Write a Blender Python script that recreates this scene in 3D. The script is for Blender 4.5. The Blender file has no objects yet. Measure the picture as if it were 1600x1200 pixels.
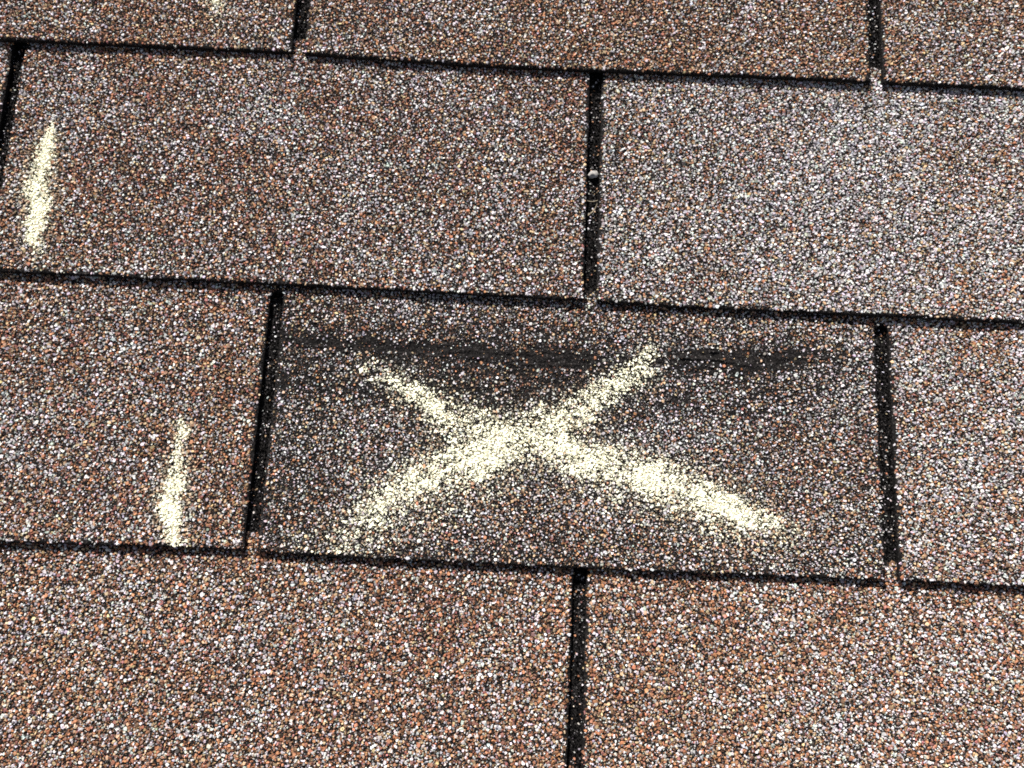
import bpy, math
import numpy as np
from mathutils import Matrix, Vector

# ------------------------------------------------------------------ camera, sky, sun, exposure
SC = bpy.context.scene
COL = SC.collection
PITCH = math.radians(22.0)                       # slope of the roof
ROOF = Matrix.Translation((0, 0, 3.0)) @ Matrix.Rotation(PITCH, 4, 'X')   # roof frame: x along the eaves, y up the slope, z outwards
MM = 0.001

cam_d = bpy.data.cameras.new('camera')
cam_d.sensor_width = 36.0
cam_d.lens = 1300.0 / 1600.0 * 36.0
cam_d.clip_start = 0.01
cam_d.clip_end = 200.0
cam = bpy.data.objects.new('camera', cam_d)
COL.objects.link(cam)
RT = Matrix(((0.9988454, 0.0460949, 0.0135324), (-0.0477203, 0.9844694, 0.1689458), (-0.0055347, -0.1693965, 0.9855324)))
CAM_MM = (-34.712, 17.235, 402.548)
cam.matrix_world = ROOF @ Matrix.Translation([c * MM for c in CAM_MM]) @ RT.transposed().to_4x4()
SC.camera = cam

SUN_LOCAL = Vector((-0.52, 1.42, 1.0)).normalized()      # towards the sun, in the roof frame
SUN_DIR = (ROOF.to_3x3() @ SUN_LOCAL).normalized()
sun_el = math.asin(SUN_DIR.z)
sun_rot = math.atan2(SUN_DIR.x, SUN_DIR.y)

world = bpy.data.worlds.new('World')
SC.world = world
world.use_nodes = True
wn = world.node_tree.nodes
wl = world.node_tree.links
sky = wn.new('ShaderNodeTexSky')
sky.sky_type = 'NISHITA'
sky.sun_disc = False
sky.sun_elevation = sun_el
sky.sun_rotation = sun_rot
bg = wn['Background']
bg.inputs['Strength'].default_value = 0.05
sky.air_density = 0.8
sky.ozone_density = 0.6
sky.dust_density = 1.4
world.cycles.sampling_method = 'NONE'
hs = wn.new('ShaderNodeHueSaturation')
hs.inputs['Saturation'].default_value = 0.55
wl.new(sky.outputs['Color'], hs.inputs['Color'])
wl.new(hs.outputs['Color'], bg.inputs['Color'])

sun_d = bpy.data.lights.new('sun', 'SUN')
sun_d.energy = 5.0
sun_d.angle = math.radians(0.53)
sun_d.color = (1.0, 0.955, 0.89)
sun = bpy.data.objects.new('sun', sun_d)
COL.objects.link(sun)
sun.rotation_euler = SUN_DIR.to_track_quat('Z', 'Y').to_euler()
sun.location = SUN_DIR * 20

vs = SC.view_settings
vs.view_transform = 'Standard'
vs.look = 'None'
vs.gamma = 1.0
vs.use_curve_mapping = False
vs.exposure = 0.94
SC.cycles.use_denoising = False
SC.cycles.use_light_tree = False
SC.cycles.max_bounces = 3
SC.cycles.diffuse_bounces = 2
SC.cycles.glossy_bounces = 1
SC.cycles.pixel_filter_type = 'BLACKMAN_HARRIS'
SC.cycles.filter_width = 1.75

# ------------------------------------------------------------------ helpers
rng = np.random.default_rng(11)


class Noise2:
    """smooth value noise on the roof plane, millimetres in, -1..1 out"""
    def __init__(self, cell, seed, octaves=1):
        self.cell, self.oct = cell, octaves
        self.g = [np.random.default_rng(seed + k).uniform(-1, 1, (256, 256)) for k in range(octaves)]

    def __call__(self, x, y):
        out, amp, tot = 0.0, 1.0, 0.0
        for k in range(self.oct):
            c = self.cell / (2 ** k)
            fx, fy = np.asarray(x) / c + 100.3, np.asarray(y) / c + 100.7
            ix, iy = np.floor(fx).astype(int), np.floor(fy).astype(int)
            tx, ty = fx - ix, fy - iy
            tx, ty = tx * tx * (3 - 2 * tx), ty * ty * (3 - 2 * ty)
            g = self.g[k]
            a, b = g[ix % 256, iy % 256], g[(ix + 1) % 256, iy % 256]
            c2, d = g[ix % 256, (iy + 1) % 256], g[(ix + 1) % 256, (iy + 1) % 256]
            out = out + amp * ((a * (1 - tx) + b * tx) * (1 - ty) + (c2 * (1 - tx) + d * tx) * ty)
            tot += amp
            amp *= 0.55
        return out / tot


n_wave = Noise2(46, 1, 2)
n_edge = Noise2(9, 21, 3)
n_blend = Noise2(42, 31, 2)
n_blend2 = Noise2(13, 41, 2)
n_tone = Noise2(60, 51, 2)
n_rag = Noise2(5.5, 61, 3)
n_fine = Noise2(2.6, 71, 2)
n_clump = Noise2(11, 81, 2)
n_line = Noise2(30, 91, 3)


def poly_field(x, y, pts, soft=1.45):
    """(strength 0..1, signed height over the line) of a stroke given as (x, y, width, strength) points"""
    best = np.zeros_like(x)
    for (x0, y0, w0, i0), (x1, y1, w1, i1) in zip(pts[:-1], pts[1:]):
        dx, dy = x1 - x0, y1 - y0
        t = np.clip(((x - x0) * dx + (y - y0) * dy) / (dx * dx + dy * dy), 0, 1)
        d = np.hypot(x - x0 - t * dx, y - y0 - t * dy)
        w, i = (w0 + t * (w1 - w0)) * 0.5, i0 + t * (i1 - i0)
        q = d / np.maximum(w, 0.2)
        best = np.maximum(best, i * np.clip((soft - q) / (soft - 0.4), 0, 1))
    return best


STROKES = {
    'X_a': [(-111.9, 1.1, 8.7, 0.1), (-103.4, 8.9, 12.0, 0.2), (-91.0, 26.1, 13.3, 0.41), (-76.5, 39.0, 14.6, 0.57), (-61.4, 44.9, 15.6, 0.61), (-43.3, 52.9, 16.8, 0.7), (-25.1, 61.5, 15.6, 0.78), (-9.8, 70.1, 14.0, 0.66), (8.6, 81.4, 11.8, 0.66), (22.5, 91.7, 10.4, 0.7), (31.9, 96.6, 10.0, 0.74), (34.9, 104.8, 7.8, 0.57), (37.1, 108.2, 4.6, 0.33)],
    'X_b': [(-104.5, 91.9, 7.0, 0.38), (-98.7, 89.6, 9.2, 0.38), (-85.7, 83.8, 12.9, 0.59), (-77.6, 80.4, 9.9, 0.66), (-66.3, 73.7, 14.5, 0.66), (-53.3, 65.8, 15.5, 0.66), (-34.3, 59.5, 16.8, 0.68), (-15.6, 58.8, 13.4, 0.82), (0.1, 54.9, 13.8, 0.69), (18.8, 49.6, 13.8, 0.69), (37.6, 44.3, 14.2, 0.69), (56.2, 40.0, 14.3, 0.64), (71.7, 32.1, 12.2, 0.72), (85.5, 28.2, 10.0, 0.69), (97.8, 24.2, 8.3, 0.41), (108.6, 21.1, 6.2, 0.15)],
    'dust_l': [(-125.8, 4.9, 21.8, 0.15), (-107.8, 7.2, 29.0, 0.24), (-84.5, 21.8, 33.0, 0.22), (-42.4, 36.0, 25.8, 0.18)],
    'dust_r': [(0.4, 44.1, 22.3, 0.22), (47.0, 31.0, 25.9, 0.21), (93.2, 16.5, 25.8, 0.18)],
    'L1': [(-276.1, 211.8, 3.9, 0.35), (-276.8, 203.0, 7.2, 0.7), (-278.3, 190.7, 9.7, 0.85), (-278.8, 177.8, 11.5, 1), (-277.6, 172.1, 11.6, 0.95), (-275.1, 165.3, 9.6, 0.9), (-276.1, 156.5, 9.5, 0.9), (-276.8, 150.3, 8.3, 0.7), (-271.4, 143.9, 9.5, 0.25), (-271.2, 138.2, 9.5, 0.1)],
    'L2': [(-192.5, 61.6, 2.5, 0.5), (-190.7, 56.7, 6.2, 0.9), (-192.3, 51.4, 4.9, 0.75), (-192.3, 43.0, 5.5, 0.85), (-191.2, 33.9, 9.2, 0.95), (-192.3, 24.4, 9.7, 1), (-192.3, 16.8, 10.3, 1), (-189.5, 11.2, 7.3, 0.9), (-190.2, 6.4, 6.6, 0.7), (-188.1, 1.5, 10.8, 0.4)],
    'T1': [(-199.9, 294.5, 9.1, 0.54), (-198.6, 285.2, 9.1, 0.45), (-197.1, 280.8, 7.3, 0.42), (-198.1, 277.0, 7.8, 0.18), (-194.5, 268.7, 15.1, 0.07)],
    'bare': [(-150.5, 105.8, 6.9, 0.58), (-134.6, 104.9, 8.2, 0.69), (-118.7, 104.1, 6.9, 0.65), (-96.5, 102.6, 5.0, 0.58), (-77.5, 101.9, 6.3, 0.69), (-58.5, 101.9, 5.6, 0.61), (-33.0, 98.6, 10.7, 0.65), (-10.9, 98.4, 12.5, 0.69), (11.2, 99.5, 8.3, 0.61), (33.4, 102.5, 6.3, 0.46), (49.2, 103.9, 9.4, 0.65), (68.3, 104.2, 11.3, 0.76), (87.3, 104.5, 12.0, 0.76), (106.4, 106.1, 9.7, 0.7), (125.5, 106.3, 6.3, 0.5), (144.6, 104.7, 4.0, 0.33)],
    'worn': [(-146.2, 93.7, 34.7, 0.66), (-108.6, 95.5, 34.7, 0.6), (-32.6, 89.6, 41.0, 0.72), (14.7, 88.7, 37.8, 0.66), (77.8, 98.2, 34.7, 0.53), (125.4, 97.3, 28.6, 0.39)],
    'worn2': [(-150, 118, 30, 0.3), (-143, 80, 44, 0.42), (-140, 40, 44, 0.38), (-138, 12, 36, 0.4), (-100, 5, 22, 0.35), (0, 4, 16, 0.35), (90, 4, 14, 0.3), (148, 4, 14, 0.35)],
    'bare2': [(-145.0, 81.0, 12.4, 0.5), (-113.6, 79.3, 9.4, 0.45), (-63.8, 84.9, 12.6, 0.5), (-25.9, 80.4, 12.6, 0.5), (-7.3, 87.6, 9.5, 0.6)],
}


def field(name, x, y):
    return poly_field(x, y, STROKES[name], {'X': 1.9, 'b': 1.8}.get(name[0], 1.45))


def mesh_from(name, V, polys_by_n, mat, cols=None, zone=None):
    """V (n,3) in millimetres; polys_by_n: list of (m,k) index arrays"""
    me = bpy.data.meshes.new(name)
    me.vertices.add(len(V))
    me.vertices.foreach_set('co', (np.asarray(V, dtype=np.float32) * MM).ravel())
    nl = sum(p.size for p in polys_by_n)
    npoly = sum(len(p) for p in polys_by_n)
    me.loops.add(nl)
    me.loops.foreach_set('vertex_index', np.concatenate([p.ravel() for p in polys_by_n]).astype(np.int32))
    sizes = np.concatenate([np.full(len(p), p.shape[1]) for p in polys_by_n]).astype(np.int32)
    starts = np.concatenate([[0], np.cumsum(sizes)[:-1]]).astype(np.int32)
    me.polygons.add(npoly)
    me.polygons.foreach_set('loop_start', starts)
    me.update(calc_edges=True)
    me.polygons.foreach_set('use_smooth', np.zeros(npoly, dtype=bool))
    if cols is not None:
        a = me.color_attributes.new('tint', 'FLOAT_COLOR', 'POINT')
        c4 = np.ones((len(V), 4), dtype=np.float32)
        c4[:, :3] = cols
        a.data.foreach_set('color', c4.ravel())
    if zone is not None:
        a = me.attributes.new('zone', 'FLOAT', 'POINT')
        a.data.foreach_set('value', np.asarray(zone, dtype=np.float32))
    me.materials.append(mat)
    me.update()
    return me


def link(name, me, parent=None, **props):
    o = bpy.data.objects.new(name, me)
    COL.objects.link(o)
    if parent is not None:
        o.parent = parent
    else:
        o.matrix_world = ROOF
    for k, v in props.items():
        o[k] = v
    return o


# ------------------------------------------------------------------ materials
def new_mat(name):
    m = bpy.data.materials.new(name)
    m.use_nodes = True
    nt = m.node_tree
    return m, nt.nodes, nt.links, nt.nodes['Principled BSDF']


def ramp(nodes, stops, interp='LINEAR'):
    r = nodes.new('ShaderNodeValToRGB')
    r.color_ramp.interpolation = interp
    while len(r.color_ramp.elements) > 1:
        r.color_ramp.elements.remove(r.color_ramp.elements[-1])
    r.color_ramp.elements[0].position = stops[0][0]
    r.color_ramp.elements[0].color = tuple(stops[0][1]) + (1,)
    for p, c in stops[1:]:
        e = r.color_ramp.elements.new(p)
        e.color = tuple(c) + (1,)
    return r


PAL = {
    'W': (0.57, 0.545, 0.555), 'G': (0.34, 0.325, 0.335), 'T': (0.44, 0.31, 0.195), 'O': (0.34, 0.160, 0.088),
    'B': (0.205, 0.118, 0.083), 'M': (0.25, 0.115, 0.100), 'K': (0.050, 0.041, 0.038),
}


def mat_granules():
    m, N, L, P = new_mat('mineral_granules')
    at = N.new('ShaderNodeVertexColor'); at.layer_name = 'tint'
    tc = N.new('ShaderNodeTexCoord')
    nz = N.new('ShaderNodeTexNoise'); nz.inputs['Scale'].default_value = 2600; nz.inputs['Detail'].default_value = 2
    L.new(tc.outputs['Object'], nz.inputs['Vector'])
    mr = N.new('ShaderNodeMapRange')
    mr.inputs['From Min'].default_value = 0.3; mr.inputs['From Max'].default_value = 0.7
    mr.inputs['To Min'].default_value = 0.72; mr.inputs['To Max'].default_value = 1.18
    L.new(nz.outputs['Fac'], mr.inputs['Value'])
    mx = N.new('ShaderNodeMix'); mx.data_type = 'RGBA'; mx.blend_type = 'MULTIPLY'; mx.inputs[0].default_value = 1.0
    L.new(at.outputs['Color'], mx.inputs[6])
    L.new(mr.outputs['Result'], mx.inputs[7])
    L.new(mx.outputs[2], P.inputs['Base Color'])
    P.inputs['Roughness'].default_value = 0.62
    bw = N.new('ShaderNodeRGBToBW')
    L.new(at.outputs['Color'], bw.inputs['Color'])
    sp = N.new('ShaderNodeMapRange')
    sp.inputs['From Max'].default_value = 0.3; sp.inputs['To Max'].default_value = 0.2
    L.new(bw.outputs['Val'], sp.inputs['Value'])
    L.new(sp.outputs['Result'], P.inputs['Specular IOR Level'])
    return m


def mat_asphalt():
    """black asphalt coating; where no loose granules are laid (zone = 1) the granule surface is a fine cell texture"""
    m, N, L, P = new_mat('asphalt_coating')
    tc = N.new('ShaderNodeTexCoord')
    nz = N.new('ShaderNodeTexNoise'); nz.inputs['Scale'].default_value = 900; nz.inputs['Detail'].default_value = 4
    L.new(tc.outputs['Object'], nz.inputs['Vector'])
    base = ramp(N, [(0.35, (0.007, 0.0064, 0.0064)), (0.58, (0.015, 0.0138, 0.0138)), (0.72, (0.060, 0.054, 0.053))])
    L.new(nz.outputs['Fac'], base.inputs['Fac'])
    vo = N.new('ShaderNodeTexVoronoi'); vo.inputs['Scale'].default_value = 680
    L.new(tc.outputs['Object'], vo.inputs['Vector'])
    sep = N.new('ShaderNodeSeparateColor')
    L.new(vo.outputs['Color'], sep.inputs['Color'])
    pal = {k: tuple(0.6 * c for c in v) for k, v in PAL.items()}      # chip colours darkened, standing in for shadows the flat cells don't cast
    pr = ramp(N, [(0.0, pal['K']), (0.18, pal['B']), (0.36, pal['O']), (0.52, pal['T']), (0.64, pal['G']), (0.73, pal['W'])], 'CONSTANT')
    L.new(sep.outputs['Red'], pr.inputs['Fac'])
    mz = N.new('ShaderNodeAttribute'); mz.attribute_name = 'zone'
    mx = N.new('ShaderNodeMix'); mx.data_type = 'RGBA'
    L.new(mz.outputs['Fac'], mx.inputs[0])
    L.new(base.outputs['Color'], mx.inputs[6])
    L.new(pr.outputs['Color'], mx.inputs[7])
    L.new(mx.outputs[2], P.inputs['Base Color'])
    P.inputs['Roughness'].default_value = 0.85
    P.inputs['Specular IOR Level'].default_value = 0.03
    b1 = N.new('ShaderNodeBump'); b1.inputs['Strength'].default_value = 1.0; b1.inputs['Distance'].default_value = 0.0008
    L.new(nz.outputs['Fac'], b1.inputs['Height'])
    inv = N.new('ShaderNodeMath'); inv.operation = 'MULTIPLY'
    L.new(vo.outputs['Distance'], inv.inputs[0])
    L.new(mz.outputs['Fac'], inv.inputs[1])
    b2 = N.new('ShaderNodeBump'); b2.invert = True; b2.inputs['Strength'].default_value = 1.0; b2.inputs['Distance'].default_value = 0.0012
    L.new(inv.outputs[0], b2.inputs['Height'])
    L.new(b1.outputs['Normal'], b2.inputs['Normal'])
    L.new(b2.outputs['Normal'], P.inputs['Normal'])
    return m


def mat_chalk():
    m, N, L, P = new_mat('yellow_chalk')
    tc = N.new('ShaderNodeTexCoord')
    nz = N.new('ShaderNodeTexNoise'); nz.inputs['Scale'].default_value = 1800; nz.inputs['Detail'].default_value = 3
    L.new(tc.outputs['Object'], nz.inputs['Vector'])
    r = ramp(N, [(0.3, (0.84, 0.815, 0.62)), (0.6, (0.92, 0.90, 0.71))])
    L.new(nz.outputs['Fac'], r.inputs['Fac'])
    L.new(r.outputs['Color'], P.inputs['Base Color'])
    P.inputs['Roughness'].default_value = 1.0
    P.inputs['Specular IOR Level'].default_value = 0.05
    return m


def mat_noise(name, c0, c1, scale, rough=0.85):
    m, N, L, P = new_mat(name)
    tc = N.new('ShaderNodeTexCoord')
    nz = N.new('ShaderNodeTexNoise'); nz.inputs['Scale'].default_value = scale; nz.inputs['Detail'].default_value = 4
    L.new(tc.outputs['Object'], nz.inputs['Vector'])
    r = ramp(N, [(0.35, c0), (0.65, c1)])
    L.new(nz.outputs['Fac'], r.inputs['Fac'])
    L.new(r.outputs['Color'], P.inputs['Base Color'])
    P.inputs['Roughness'].default_value = rough
    b = N.new('ShaderNodeBump'); b.inputs['Strength'].default_value = 0.5; b.inputs['Distance'].default_value = 0.0003
    L.new(nz.outputs['Fac'], b.inputs['Height'])
    L.new(b.outputs['Normal'], P.inputs['Normal'])
    return m


M_GRAN = mat_granules()
M_ASPH = mat_asphalt()
M_CHALK = mat_chalk()
M_PEBBLE = mat_noise('pale_pebble_stone', (0.22, 0.21, 0.20), (0.42, 0.40, 0.38), 700)
M_STEM = mat_noise('dry_plant_stem', (0.16, 0.13, 0.085), (0.30, 0.25, 0.18), 1500)
M_DECK = mat_noise('roof_deck_wood', (0.20, 0.13, 0.07), (0.30, 0.21, 0.12), 30)

# ------------------------------------------------------------------ roof geometry (millimetres in the roof frame)
W = 305.0            # width of a tab
E = 127.5            # exposed height of a course
STEP = 3.3           # a course lies this much above the course under it
THICK = 2.6          # thickness of a shingle
SLOT = 3.3           # half the width of a cutout
# butt lines (lower edges) of the courses, by x; course 1 is the topmost in view
BUTT = {
    0: ([-900, 900], [383.5, 384.0]),
    1: ([-900, -308.7, -156.1, -131.1, -40.2, 148.4, 230, 900], [255.5, 256.2, 257.6, 256.4, 255.2, 257.2, 257.2, 257.5]),
    2: ([-900, -290, -118, 1.1, 49, 152, 223, 900], [131, 131.0, 131.2, 130.6, 129.7, 130.2, 129.9, 130]),
    3: ([-900, -270, -189, -156.3, -110, 3.4, 50.5, 149.7, 215, 900], [-1, -0.8, 0.8, 0.5, -0.6, -0.5, -0.6, 0.8, 0.2, 0]),
    4: ([-900, 900], [-127.5, -127.8]),
    5: ([-900, 900], [-255.0, -255.0]),
}
BASE = {0: 384.0, 1: 256.8, 2: 130.5, 3: 0.0, 4: -127.5, 5: -255.0}
CUT_TOP = {0: 131, 1: 131, 2: 131, 3: 126.0, 4: 131, 5: 131}


def cut_top(c, x):
    return CUT_TOP[c] + (2.3 if c == 3 else 0.0) * (np.asarray(x) < 0)


def course_z(c, x, y):
    z = -STEP * (y - BASE[c]) / E + 0.22 * n_wave(x + 377 * c, y)
    z = z + (0.25 + 0.75 * n_blend(x * 0.7 + 211 * c, np.asarray(y) * 0 + 33 * c)) * np.exp(-np.clip(y - BASE[c], -3, 200) / 16.0)
    return z


def crease_height(x, y):
    """folded, bruised band across the tab with the chalk cross"""
    b = field('bare', x, y)
    f = np.clip(field('worn', x, y) * 1.6, 0, 1)
    line = 3.0 * n_line(x, y * 0.15) + 0.8 * n_rag(x, y)
    out = 0.0
    for y0, w, h, k in ((107.4, 0.8, 0.75, 11), (104.0, 0.6, 0.55, 47), (101.3, 0.7, 0.6, 83), (98.2, 0.6, 0.5, 119), (95.2, 0.7, 0.4, 151), (90.5, 0.6, 0.3, 203)):
        d = (y - y0 + line + 1.3 * n_edge(x * 0.35 + 40 * k, y * 0.2)) / w
        on = np.clip(0.25 + 1.5 * n_blend2(x * 0.4 + 61 * k, y * 0 + k), 0, 1)
        out = out + 1.7 * h * on * np.exp(-d * d)
    return np.clip(b * 1.2, 0, 1) * out + f * 0.30 * n_rag(x, y * 2.2) + np.clip(b + 0.5 * f, 0, 1) * 0.55 * n_fine(x * 0.8, y * 1.4)


def tab_z(c, x, y, special):
    z = course_z(c, x, y)
    if special:
        z = z + crease_height(x, y)
    return z


def in_frame_margin(x, y):
    """distance in mm outside the photographed patch of roof (negative inside)"""
    Q = [(-312.1, 278.9), (233.1, 309.2), (210.3, -80.7), (-255.2, -100.4)]
    d = np.full(np.shape(x), -1e9)
    for (ax, ay), (bx, by) in zip(Q, Q[1:] + Q[:1]):
        nx, ny = by - ay, -(bx - ax)
        l = math.hypot(nx, ny)
        d = np.maximum(d, -((x - ax) * nx + (y - ay) * ny) / l)
    return d


FULL, SPARSE = 7.0, 50.0        # full granule cover to 7 mm past the frame, coarse cover to 50 mm


def slab_part(name, parent, c, xl_of, xr_of, ys, nx, special=False, ztop=tab_z, butt=True, half_slots=True):
    """a tab or headlap: a grid on top, walls and underside"""
    ny = len(ys)
    s = np.linspace(0, 1, nx + 1)
    # a narrow ring at both sides for the worn, rounded edge
    s = np.unique(np.concatenate([s, [0.0016, 0.005, 0.995, 0.9984]]))
    nx = len(s) - 1
    Yn = np.repeat(ys[:, None], nx + 1, 1)
    XL, XR = xl_of(ys)[:, None], xr_of(ys)[:, None]
    X = XL + (XR - XL) * s[None, :]
    Y = Yn.copy()
    if butt:
        bl = np.interp(X, *BUTT[c]) - BASE[c]
        fall = np.clip(1 - (Yn - BASE[c]) / 40.0, 0, 1)
        Y = Yn + fall * (bl + 0.5 * n_edge(X * 1.0, Yn * 0 + 50 * c))
    Z = ztop(c, X, Y, special)
    dl, dr = X - XL, XR - X
    db = Yn - ys[0] if butt else np.full_like(Yn, 99.0)
    past = (Yn > BASE[c] + cut_top(c, X) - 0.2) if butt else np.zeros_like(Yn, dtype=bool)
    e = np.where(past, 99.0, np.minimum(np.minimum(dl, dr), db))
    Z = Z - 0.55 * np.clip(1 - e / 1.3, 0, 1) ** 2
    Zb = course_z(c, X, Y) - THICK
    top = np.stack([X, Y, Z], -1).reshape(-1, 3)
    idx = np.arange(ny * (nx + 1)).reshape(ny, nx + 1)
    q = np.stack([idx[:-1, :-1], idx[:-1, 1:], idx[1:, 1:], idx[1:, :-1]], -1).reshape(-1, 4)
    # boundary loop, walls with one middle ring
    loop = np.concatenate([idx[0, :], idx[1:, -1], idx[-1, -2::-1], idx[-2:0:-1, 0]])
    B = np.stack([X, Y, Zb], -1).reshape(-1, 3)[loop]
    Mid = 0.5 * (B + top[loop])
    cx, cy = X.mean(), Y.mean()
    jit = 0.16 * n_fine(top[loop][:, 0] * 1.3 + 9, top[loop][:, 1] * 1.3)
    ox = np.where(np.abs(Mid[:, 0] - cx) > 0.98 * (X.max() - cx), np.sign(Mid[:, 0] - cx), 0)
    Mid[:, 0] += jit * ox
    Mid[:, 1] -= jit * (Mid[:, 1] < Y.min() + 1.5)
    n0, nl = len(top), len(loop)
    V = np.concatenate([top, Mid, B])
    k = np.arange(nl); k2 = (k + 1) % nl
    w1 = np.stack([loop[k2], loop[k], n0 + k, n0 + k2], -1)
    w2 = np.stack([n0 + k2, n0 + k, n0 + nl + k, n0 + nl + k2], -1)
    # underside as a strip grid of the left/right edges is not needed: one fan polygon per row end
    und = (n0 + nl + k)[::-1][None, :]
    zone = np.clip((in_frame_margin(V[:, 0], V[:, 1]) - FULL) / 9.0, 0, 1)
    zone[n0:] = 0
    if not butt:
        zone[:] = 0
    me = mesh_from(name, V, [q, w1, w2, und], M_ASPH, zone=zone)
    return link(name, me, parent)


# ------------------------------------------------------------------ granules
class Grains:
    """angular stone chips: a ring sunk in the asphalt, a smaller uneven ring above, a flat top"""
    def __init__(self, n_side, apex=False):
        self.n, self.apex = n_side, apex
        self.V, self.C, self.count = [], [], 0

    def add(self, x, y, z, r, h, col, sink=0.35, tilt=0.35):
        N, n = len(x), self.n
        if N == 0:
            return None
        a = (np.arange(n) / n * 2 * np.pi)[None, :] + rng.uniform(-0.32, 0.32, (N, n)) * (6 / n) * 0.8 + rng.uniform(0, 6.28, (N, 1))
        asp = rng.uniform(0.5, 1.0, (N, 1))
        rot = rng.uniform(0, np.pi, (N, 1))
        r0 = r[:, None] * rng.uniform(0.82, 1.15, (N, n))
        r1 = r0 * rng.uniform(0.5, 0.86, (N, n))
        h1 = h[:, None] * rng.uniform(0.8, 1.1, (N, n))

        def ring(rr, hh):
            px, py = rr * np.cos(a), rr * np.sin(a) * asp
            return np.stack([px * np.cos(rot) - py * np.sin(rot), px * np.sin(rot) + py * np.cos(rot), hh], -1)
        lo = ring(r0, -sink * h[:, None] * np.ones((N, n)))
        hi = ring(r1, h1)
        if self.apex:
            hi = hi[:, :1] * np.array([0.45, 0.45, 1.1])
        P = np.concatenate([lo, hi], 1)
        tx, ty = rng.normal(0, tilt, (N, 1)), rng.normal(0, tilt, (N, 1))
        P[:, n:, 2] += np.clip(tx * P[:, n:, 0] + ty * P[:, n:, 1], -0.7 * h[:, None], 0.6 * h[:, None])
        cen = np.stack([x, y, z], -1)[:, None, :]
        P = P + cen
        self.V.append(P.reshape(-1, 3))
        cc = np.repeat(col[:, None, :], P.shape[1], 1)
        self.C.append(cc.reshape(-1, 3))
        self.count += N
        return P, cen

    def faces(self, base):
        n, N = self.n, self.count
        if self.apex:
            o = base + (np.arange(N) * (n + 1))[:, None]
            k = np.arange(n)
            tri = np.stack([k, (k + 1) % n, np.full(n, n)], -1)
            return np.zeros((0, 4), dtype=int), (o[:, :, None] + tri[None]).reshape(-1, 3)
        o = base + (np.arange(N) * 2 * n)[:, None]
        k = np.arange(n); k2 = (k + 1) % n
        side = np.stack([k, k2, n + k2, n + k], -1)
        F = (o[:, :, None] + side[None]).reshape(-1, 4)
        T = o + (n + k)[None, :]
        return F, T


def grains_mesh(name, sets, mat, parent, cols=True, **props):
    V, C, polys, base = [], [], [], 0
    quads, tops = [], {}
    for g in sets:
        if not g.count:
            continue
        v = np.concatenate(g.V)
        f, t = g.faces(base)
        base += len(v)
        V.append(v); C.append(np.concatenate(g.C))
        quads.append(f); polys.append(t)
    if not V:
        return None
    me = mesh_from(name, np.concatenate(V), [np.concatenate(quads)] + polys, mat, cols=np.concatenate(C) if cols else None)
    return link(name, me, parent, **props)


KEYS = ['W', 'G', 'T', 'O', 'B', 'M', 'K']
PALA = np.array([PAL[k] for k in KEYS])


def pick_colours(x, y, weights, white_shift=0.0):
    N = len(x)
    w = np.repeat(np.array(weights, dtype=float)[None, :], N, 0)
    patch = 0.75 * n_blend(x * 0.8, y) + 0.55 * n_blend2(x, y) + white_shift
    tan = n_tone(x + 500, y - 300)
    w[:, 0] *= np.exp(0.75 * patch); w[:, 1] *= np.exp(0.4 * patch)
    w[:, 3] *= np.exp(-0.5 * patch + 0.3 * tan); w[:, 4] *= np.exp(-0.6 * patch); w[:, 5] *= np.exp(-0.4 * patch - 0.3 * tan)
    w[:, 2] *= np.exp(0.5 * tan)
    cw = np.cumsum(w, 1); cw /= cw[:, -1:]
    k = (rng.random((N, 1)) > cw).sum(1).clip(0, len(KEYS) - 1)
    col = PALA[k].copy()
    col *= np.exp(rng.normal(0, 0.20, (N, 1)))
    col *= np.exp(rng.normal(0, 0.06, (N, 3)))
    # pale chips lean to bluish, pinkish or cream
    return np.clip(col, 0.012, 0.80)


def scatter(x0, x1, y0, y1, s, jitter=0.62):
    """uneven near-even spread with mean spacing s"""
    nx, ny = int((x1 - x0) / s) + 1, int((y1 - y0) / s) + 1
    gx, gy = np.meshgrid(np.arange(nx), np.arange(ny))
    gx = gx + 0.5 * (gy % 2)
    x = x0 + (gx + rng.uniform(-jitter, jitter, gx.shape)) * s
    y = y0 + (gy + rng.uniform(-jitter, jitter, gx.shape)) * s
    x, y = x.ravel(), y.ravel()
    k = (x > x0) & (x < x1) & (y > y0) & (y < y1)
    return x[k], y[k]


CHALK = {k: (Grains(5), Grains(3), Grains(3, True), Grains(4)) for k in ('X', 'L1', 'L2', 'T1')}


def drag(x, y, deg):
    """streaks along a stroke drawn in direction deg"""
    c, t = math.cos(math.radians(deg)), math.sin(math.radians(deg))
    return n_rag((x * c + y * t) * 0.30, (-x * t + y * c) * 1.5)


def chalk_amount(key, x, y):
    if key == 'X':
        a1, a2 = field('X_a', x, y), field('X_b', x, y)
        a1 = a1 * (1 + 0.5 * drag(x, y, 36)); a2 = a2 * (1 + 0.5 * drag(x + 90, y, -21))
        a = 0.93 * np.maximum(a1, a2)
        a = a + 0.8 * np.maximum(field('dust_l', x, y), field('dust_r', x, y))
    else:
        a = field(key, x, y)
        a = a * (1 + 0.45 * drag(x, y, 87))
    a = a * (1.0 + (0.18 if key == 'X' else 0.15) * n_clump(x, y)) + 0.4 * n_rag(x, y) * np.clip(a * 4, 0, 1)
    return np.clip(a, 0, 1)


def chalk_dust(key, x, y):
    """loose powder settled on and around a mark"""
    if key == 'X':
        return np.clip(poly_field(x, y, STROKES['X_a'], 3.0) + poly_field(x, y, STROKES['X_b'], 3.0) + field('dust_l', x, y) + field('dust_r', x, y), 0, 1)
    return poly_field(x, y, STROKES[key], 2.6)


CHALK_RGB = np.array([0.80, 0.77, 0.56])


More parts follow.
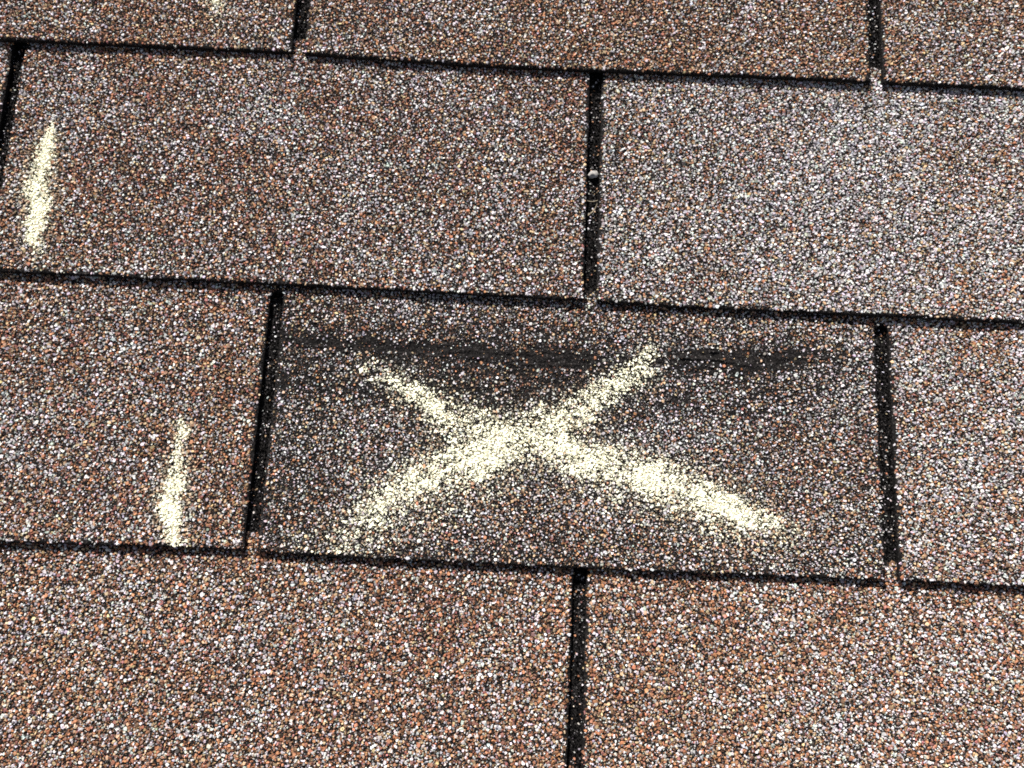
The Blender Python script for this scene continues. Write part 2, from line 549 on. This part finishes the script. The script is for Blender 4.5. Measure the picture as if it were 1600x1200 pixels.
def lay_granules(tab, c, xl_of, xr_of, y1, weights, special=False, chalk=(), shift=0.0, wear=0.0):
    y0 = BASE[c]
    xl, xr = xl_of(np.array([y0]))[0], xr_of(np.array([y0]))[0]
    xl, xr = max(xl, -430.0) - SLOT - 0.3, min(xr, 350.0) + SLOT + 0.3
    sets = (Grains(5), Grains(3), Grains(3, True))
    # spacing, radius, height, sides: chips, grit, sand
    for g, s, rm, rs, hm in ((sets[0], 1.42, 0.83, 0.24, 0.56), (sets[1], 1.12, 0.52, 0.24, 0.44), (sets[2], 1.10, 0.38, 0.25, 0.36)):
        x, y = scatter(xl, xr, y0 - 2.0, y1, s)
        m = in_frame_margin(x, y)
        keep = m < (SPARSE if g is sets[0] else FULL)
        x, y, m = x[keep], y[keep], m[keep]
        butt = np.interp(x, *BUTT[c])
        dl, dr = x - xl_of(y), xr_of(y) - x
        db = y - butt
        past = y > BASE[c] + cut_top(c, x) + 0.3
        ed = np.where(past & (np.minimum(dl, dr) > 0), 5.0, np.minimum(np.minimum(dl, dr), db))
        p = np.clip((ed + 0.1) / 1.3, 0, 1) * np.clip((ed - 0.3) / 2.0 + 0.35 + 0.8 * n_rag(x, y), 0.12, 1)
        p = np.where(ed < 0.12, 0, p)
        base_p = 0.94 if g is sets[0] else 0.85
        p = p * np.where(m > FULL, 0.45, base_p)
        p = p * np.clip(1 - wear * (0.75 + 0.8 * n_rag(x, y)), 0.05, 1)
        if special:
            b = np.clip(field('bare', x, y) + 0.5 * field('bare2', x, y) + (0.40 * n_rag(x * 0.6, y * 1.7) + 0.35 * n_rag(x * 0.13, y * 0.9)) * (field('worn', x, y) > 0.05), 0, 1)
            wn_ = np.clip(np.maximum(field('worn', x, y), field('worn2', x, y)), 0, 1)
            p = p * np.clip(1 - 1.15 * b, 0.02 if g is sets[0] else 0.10, 1) * np.clip(1 - (0.62 if g is sets[0] else 0.2) * wn_, 0, 1)
        k = rng.random(len(x)) < p
        x, y = x[k], y[k]
        ed = ed[k]
        N = len(x)
        r = rm * np.exp(rng.normal(0, rs, N)).clip(0.55, 1.65)
        r = np.minimum(r, np.maximum(ed, 0.1) + 0.45)
        if special:
            r *= 0.88
        h = hm * rng.uniform(0.6, 1.25, N)
        z = tab_z(c, x, y, special) - 0.55 * np.clip(1 - ed / 1.3, 0, 1) ** 2
        # dark sand of the coating between the chips
        wt = list(weights)
        if g is sets[2]:
            wt[6] += 0.06 + (0.1 if special else 0.0); wt[4] += 0.16; wt[1] += 0.06
        elif g is sets[1]:
            wt[6] += 0.03 + (0.06 if special else 0.0)
        col = pick_colours(x, y, wt, shift)
        for key in chalk:
            du = chalk_dust(key, x, y)
            f = (0.7 * du * rng.random(N) ** 0.7)[:, None]
            col = col * (1 - f) + CHALK_RGB[None, :] * f
        got = g.add(x, y, z, r, h, col)
        for key in chalk:
            ca = chalk_amount(key, x, y)
            cap = rng.random(N) < ca ** 1.35 * (0.95 if key == 'X' else 1.0)
            if cap.any():
                P, cen = got
                Pc = cen[cap] + (P[cap] - cen[cap]) * np.array([1.07, 1.07, 1.04]) + np.array([0, 0, 0.05])
                cg = CHALK[key]
                gi = cg[2] if g.apex else cg_for(cg, g.n)
                gi.V.append(Pc.reshape(-1, 3)); gi.C.append(np.ones((Pc.shape[0] * Pc.shape[1], 3))); gi.count += len(Pc)
    if special:      # dark grit left in the bruised band
        x, y = scatter(xl, xr, 2.0, 122.0, 0.78)
        b = np.clip(field('bare', x, y) + 0.7 * field('worn', x, y) + 0.7 * field('worn2', x, y) + field('bare2', x, y), 0, 1)
        k = (rng.random(len(x)) < 0.75 * b) & (x > xl_of(y) + 0.6) & (x < xr_of(y) - 0.6)
        x, y = x[k], y[k]
        N = len(x)
        sets[2].add(x, y, tab_z(c, x, y, True), 0.30 * np.exp(rng.normal(0, 0.35, N)), 0.42 * rng.uniform(0.4, 1.3, N),
                    np.array([0.042, 0.038, 0.038])[None, :] * np.exp(rng.normal(0, 0.8, (N, 1))))
    grains_mesh('granules', sets, M_GRAN, tab, kind='stuff')
    # chalk crumbs and powder caught between the chips
    for key in chalk:
        pts = STROKES['X_a'] + STROKES['X_b'] + STROKES['dust_l'] + STROKES['dust_r'] if key == 'X' else STROKES[key]
        px = [p[0] for p in pts]; py = [p[1] for p in pts]
        for s, rm, hm, zoff in ((0.85, 0.42, 0.35, 0.35), (0.75, 0.32, 0.3, 0.05), (1.05, 0.80, 0.22, 0.42)):
            x, y = scatter(min(px) - 20, max(px) + 20, max(min(py) - 20, y0 + 1), max(py) + 20, s)
            k = (x > xl_of(y) + 1) & (x < xr_of(y) - 1) & (y < y1) & (in_frame_margin(x, y) < SPARSE)
            x, y = x[k], y[k]
            ca = chalk_amount(key, x, y)
            k = rng.random(len(x)) < ca ** (1.9 if rm < 0.5 else 2.4) * 0.97
            x, y = x[k], y[k]
            N = len(x)
            z = tab_z(c, x, y, special) + zoff * rng.uniform(0.2, 1.3, N)
            r = rm * np.exp(rng.normal(0, 0.3, N))
            CHALK[key][3].add(x, y, z, r, hm * rng.uniform(0.5, 1.2, N), np.ones((N, 3)), sink=0.9)


def cg_for(cg, n):
    return cg[0] if n == 5 else cg[1]


# ------------------------------------------------------------------ shingles
def slot_edge(c, xs, side, joint=False):
    """outline of a tab beside the cutout centred at xs: side +1 is the tab to its right"""
    yc = BASE[c] + float(cut_top(c, xs)) - SLOT

    def f(y):
        y = np.asarray(y, dtype=float)
        w = np.where(y <= yc, SLOT, SLOT * np.sqrt(np.clip(1 - ((y - yc) / SLOT) ** 2, 0, 1)))
        w = np.maximum(w, 0.05)
        wob = 0.42 * n_edge(y * 0.9 + 31 * side, y * 0 + xs) + 0.18 * n_fine(y, y * 0 + xs + 5 * side)
        return xs + side * (w + np.where(w > 1.0, wob, 0))
    return f


def course_rows(c, fine):
    a = np.arange(0, E + 12.01, 1.0 if fine else 3.2)
    yc = CUT_TOP[c] - SLOT
    a = np.concatenate([a, [0.4, 0.9, 1.5], np.linspace(yc, yc + SLOT + 2.4, 14), [E + 14.0]])
    return BASE[c] + np.unique(np.round(a, 3))


BROWN = [0.31, 0.12, 0.15, 0.15, 0.16, 0.04, 0.07]
MIXES = {
    (1, 0): ([0.30, 0.11, 0.17, 0.15, 0.18, 0.04, 0.06], 0.0), (1, 1): ([0.31, 0.10, 0.19, 0.16, 0.16, 0.03, 0.06], 0.0), (1, 2): ([0.33, 0.10, 0.20, 0.15, 0.15, 0.02, 0.07], 0.05),
}


def shingle(c, cuts, label, mixes, fine=(), chalk={}, wear={}, lay=(0, 1, 2), headlap_strips=()):
    """a strip of three tabs; cuts: x of joint, cutout, cutout, joint"""
    root = bpy.data.objects.new('asphalt_shingle', None)
    root.empty_display_size = 0.02
    COL.objects.link(root)
    root.matrix_world = ROOF
    root['label'] = label
    root['category'] = 'shingle'
    root['group'] = 'asphalt shingles laid in courses'
    ytop = BASE[c] + E + 14.0
    # headlap: the upper part of the strip that later courses cover
    ys = np.linspace(ytop + 0.05, BASE[c] + 2.38 * E, 30)
    xa, xb = cuts[0] + 0.1, cuts[3] - 0.1
    hl = slab_part('headlap', root, c, lambda y: np.full(len(y), xa), lambda y: np.full(len(y), xb), ys, 60,
                   ztop=lambda c_, x, y, s: course_z(c_, x, y), butt=False)
    if headlap_strips:
        g6, g4, g3 = Grains(6), Grains(4), Grains(3)
        for xs in headlap_strips:
            for g, s, rm, hm, dens in ((g4, 1.05, 0.55, 0.62, 0.85), (g3, 0.8, 0.3, 0.4, 0.8)):
                x, y = scatter(xs - 7, xs + 7, ytop - 4, BASE[c] + 2 * E + 3, s)
                k = (rng.random(len(x)) < dens) & (in_frame_margin(x, y) < FULL)
                x, y = x[k], y[k]
                N = len(x)
                col = np.array([0.005, 0.0047, 0.0048])[None, :] * np.exp(rng.normal(0, 0.5, (N, 1))) * np.where(rng.random((N, 1)) < 0.14, rng.uniform(5, 26, (N, 1)), 1.0)
                g.add(x, y, course_z(c, x, y), rm * np.exp(rng.normal(0, 0.25, N)), hm * rng.uniform(0.6, 1.2, N), col)
            # stray pale and brown chips washed into the cutout
            n = 110
            x = xs + rng.uniform(-3.4, 3.4, n); y = rng.uniform(ytop, BASE[c] + 2 * E, n)
            k = in_frame_margin(x, y) < FULL
            x, y = x[k], y[k]
            r = rng.uniform(0.22, 0.8, len(x)) ** 1.3
            g6.add(x, y, course_z(c, x, y) + 0.2, r, r * 0.8, pick_colours(x, y, [0.55, 0.12, 0.12, 0.1, 0.06, 0.02, 0.03]), tilt=0.2)
        grains_mesh('granules', (g6, g4, g3), M_GRAN, hl, kind='stuff')
    for i in range(3):
        xl_of = slot_edge(c, cuts[i], +1)
        xr_of = slot_edge(c, cuts[i + 1], -1)
        sp = i in fine
        tab = slab_part('tab', root, c, xl_of, xr_of, course_rows(c, sp), 260 if sp else (80 if i in lay else 12), special=sp)
        if i in lay:
            w, sh = mixes[i]
            lay_granules(tab, c, xl_of, xr_of, BASE[c] + E + 9.0, w, special=sp, chalk=chalk.get(i, ()), shift=sh, wear=wear.get(i, 0.0))
        if sp:
            tab['label'] = 'worn tab with a dark bare crease under the chalk cross'
    return root


P1 = -153.0
mixA = ([0.29, 0.10, 0.18, 0.17, 0.18, 0.03, 0.07], -0.12)
mixB = ([0.29, 0.10, 0.19, 0.15, 0.19, 0.02, 0.09], -0.1)
mixC = ([0.33, 0.13, 0.13, 0.15, 0.17, 0.05, 0.06], -0.08)
mixD = ([0.46, 0.17, 0.11, 0.09, 0.10, 0.03, 0.04], 0.3)
mixE = ([0.32, 0.11, 0.15, 0.17, 0.16, 0.05, 0.05], -0.05)
mixX = ([0.33, 0.19, 0.15, 0.11, 0.13, 0.03, 0.06], 0.06)
mixF = ([0.40, 0.13, 0.13, 0.14, 0.11, 0.04, 0.05], 0.12)
mixG = ([0.32, 0.05, 0.15, 0.28, 0.17, 0.05, 0.05], -0.07)
mixH = ([0.32, 0.05, 0.16, 0.29, 0.16, 0.05, 0.05], -0.05)

shingle(5, [-762.5, -457.5, -152.5, 152.5], 'shingle hidden under the bottom course, seen only as the black floor of its slot', [mixG] * 3, lay=(), headlap_strips=(4.2,))
shingle(4, [-605.0, -300.0, 4.2, 309.0], 'reddish brown shingle of the bottom course, below the shingle with the chalk cross',
        [mixG, mixG, mixH], headlap_strips=(-152.4, 152.4), lay=(1, 2))
shingle(3, [-457.0, -152.4, 152.4, 457.4], 'shingle with the big yellow chalk cross over a dark worn crease',
        [mixE, mixX, mixF], fine=(1,), chalk={0: ('L2',), 1: ('X',)}, wear={1: 0.07, 0: 0.03, 2: 0.05}, headlap_strips=(4.5, -300.3))
shingle(2, [-300.3, 4.5, 309.5, 614.5], 'wide second course shingle with a chalk stroke and a pebble in its slot',
        [mixC, mixD, mixD], chalk={0: ('L1',)}, headlap_strips=(-153.0, 152.5), lay=(0, 1))
shingle(2, [-1215.3, -910.3, -605.3, -300.3], 'shingle at the far left edge, a sliver of its end beside the dark joint', [mixC, mixC, mixC], lay=(2,))
shingle(1, [-153.0, 152.5, 457.5, 762.5], 'brown shingle of the top course to the right of its joint, cut by one slot', [mixA, mixB, mixB], lay=(0, 1))
shingle(1, [-1068.0, -763.0, -458.0, -153.0], 'brown shingle in the top left corner with a faint dab of chalk', [mixA, mixA, mixA], chalk={2: ('T1',)}, lay=(2,))

# roof boards under the shingles and the courses that go on beyond the picture
def box_mesh(name, x0, x1, y0, y1, z0, z1, mat, slope=0.0, yref=0.0):
    v = []
    for z in (z0, z1):
        for (x, y) in ((x0, y0), (x1, y0), (x1, y1), (x0, y1)):
            v.append((x, y, z - slope * (y - yref)))
    f = np.array([(0, 3, 2, 1), (4, 5, 6, 7), (0, 1, 5, 4), (1, 2, 6, 5), (2, 3, 7, 6), (3, 0, 4, 7)])
    return mesh_from(name, np.array(v, dtype=float), [f], mat, zone=np.ones(8))


deck = link('roof_deck', box_mesh('roof_deck', -1500, 1500, -1500, 1500, -40.0, -14.0, M_DECK), kind='structure')
for y in [384.0 + E * k for k in range(0, 8)] + [-255.0 - E * k for k in range(1, 8)]:
    for i, x in enumerate(np.arange(-1372.5, 1372.0, W)):
        xs = x + (152.5 if round((y - 384.0) / E) % 2 else 0)
        link('tab', box_mesh('tab', xs + SLOT, xs + W - SLOT, y, y + E, -THICK, 0.0, M_ASPH, STEP / E, y), deck)
    link('headlap', box_mesh('headlap', -1480, 1480, y + E + 0.5, y + 2.38 * E, -THICK, 0.0, M_ASPH, STEP / E, y), deck)

for c, xs0 in ((1, (762.5, 1067.5)), (2, (614.5, 919.5)), (3, (-1067.0, -762.0, 457.4, 762.4)), (4, (-1215.0, -910.0, 309.0, 614.0, 919.0)), (5, (-1372.5, -1067.5, 152.5, 457.5, 762.5))):
    y = BASE[c]
    for xs in xs0:
        link('tab', box_mesh('tab', xs + SLOT, xs + W - SLOT, y, y + E, -THICK, 0.0, M_ASPH, STEP / E, y), deck)
        link('headlap', box_mesh('headlap', xs + 0.1, xs + W - 0.1, y + E + 0.5, y + 2.38 * E, -THICK, 0.0, M_ASPH, STEP / E, y), deck)

# ------------------------------------------------------------------ chalk marks
for key, label in (('X', 'large pale yellow chalk cross on the worn shingle'),
                   ('L1', 'upright pale yellow chalk stroke near the left edge of the picture'),
                   ('L2', 'upright pale yellow chalk stroke just left of the chalk cross, beside a slot'),
                   ('T1', 'faint yellow chalk dab at the top edge of the picture')):
    grains_mesh('chalk_mark', CHALK[key], M_CHALK, None, cols=False, label=label, category='chalk mark', group='chalk marks')

# ------------------------------------------------------------------ small things in the slot of the second course
def pebble(cx, cy, r):
    import bmesh
    bm = bmesh.new()
    bmesh.ops.create_icosphere(bm, subdivisions=4, radius=1.0)
    rr = np.random.default_rng(5)
    planes = [Vector(v).normalized() for v in rr.normal(0, 1, (14, 3))]
    for v in bm.verts:
        p = v.co.copy()
        s = 1.0
        for pl in planes:
            d = p.dot(pl)
            if d > 0.66:
                s = min(s, 0.66 / d + 0.03)
        p = p * s
        v.co = Vector((p.x * r * 1.08, p.y * r * 0.92, p.z * r * 0.62)) * MM
    for f in bm.faces:
        f.smooth = True
    me = bpy.data.meshes.new('pebble')
    bm.to_mesh(me); bm.free()
    me.materials.append(M_PEBBLE)
    z = float(course_z(3, np.array([cx]), np.array([cy]))[0]) + r * 0.62 + 0.1
    o = bpy.data.objects.new('pebble', me)
    COL.objects.link(o)
    o.matrix_world = ROOF @ Matrix.Translation((cx * MM, cy * MM, z * MM)) @ Matrix.Rotation(0.5, 4, 'Z')
    o['label'] = 'small pale grey pebble lodged in the slot of the second course'
    o['category'] = 'pebble'


def stem(pts, r0, r1, label):
    n = 6
    V, F = [], []
    for i, (x, y, z) in enumerate(pts):
        j = min(i + 1, len(pts) - 1); k = max(i - 1, 0)
        t = np.array(pts[j]) - np.array(pts[k]); t = t / np.linalg.norm(t)
        u = np.cross(t, [0, 0, 1.0]); u /= np.linalg.norm(u); w = np.cross(u, t)
        r = r0 + (r1 - r0) * i / (len(pts) - 1)
        for a in range(n):
            th = a / n * 2 * np.pi
            V.append(np.array([x, y, z]) + r * (np.cos(th) * u + 0.6 * np.sin(th) * w))
    for i in range(len(pts) - 1):
        for a in range(n):
            F.append((i * n + a, i * n + (a + 1) % n, (i + 1) * n + (a + 1) % n, (i + 1) * n + a))
    caps = np.array([list(range(n))[::-1], list(range((len(pts) - 1) * n, len(pts) * n))])
    link('dry_stem', mesh_from('dry_stem', np.array(V), [np.array(F), caps], M_STEM), label=label, category='stem', group='dry stems in the slot')


pebble(4.1, 198.8, 2.9)
zf = float(course_z(3, np.array([4.0]), np.array([180.0]))[0])
stem([(2.6, 176.8, zf + 0.9), (3.6, 177.7, zf + 1.2), (4.7, 178.5, zf + 1.5), (5.7, 179.7, zf + 2.0), (6.4, 181.0, zf + 2.7), (6.9, 182.4, zf + 3.4)], 0.42, 0.3, 'short pale curved stem lying across the slot below the pebble')
stem([(1.5, 184.6, zf + 1.6), (3.2, 184.2, zf + 1.5), (5.2, 184.2, zf + 1.6), (7.2, 184.7, zf + 2.2)], 0.22, 0.16, 'thin dry stem across the slot just under the pebble')
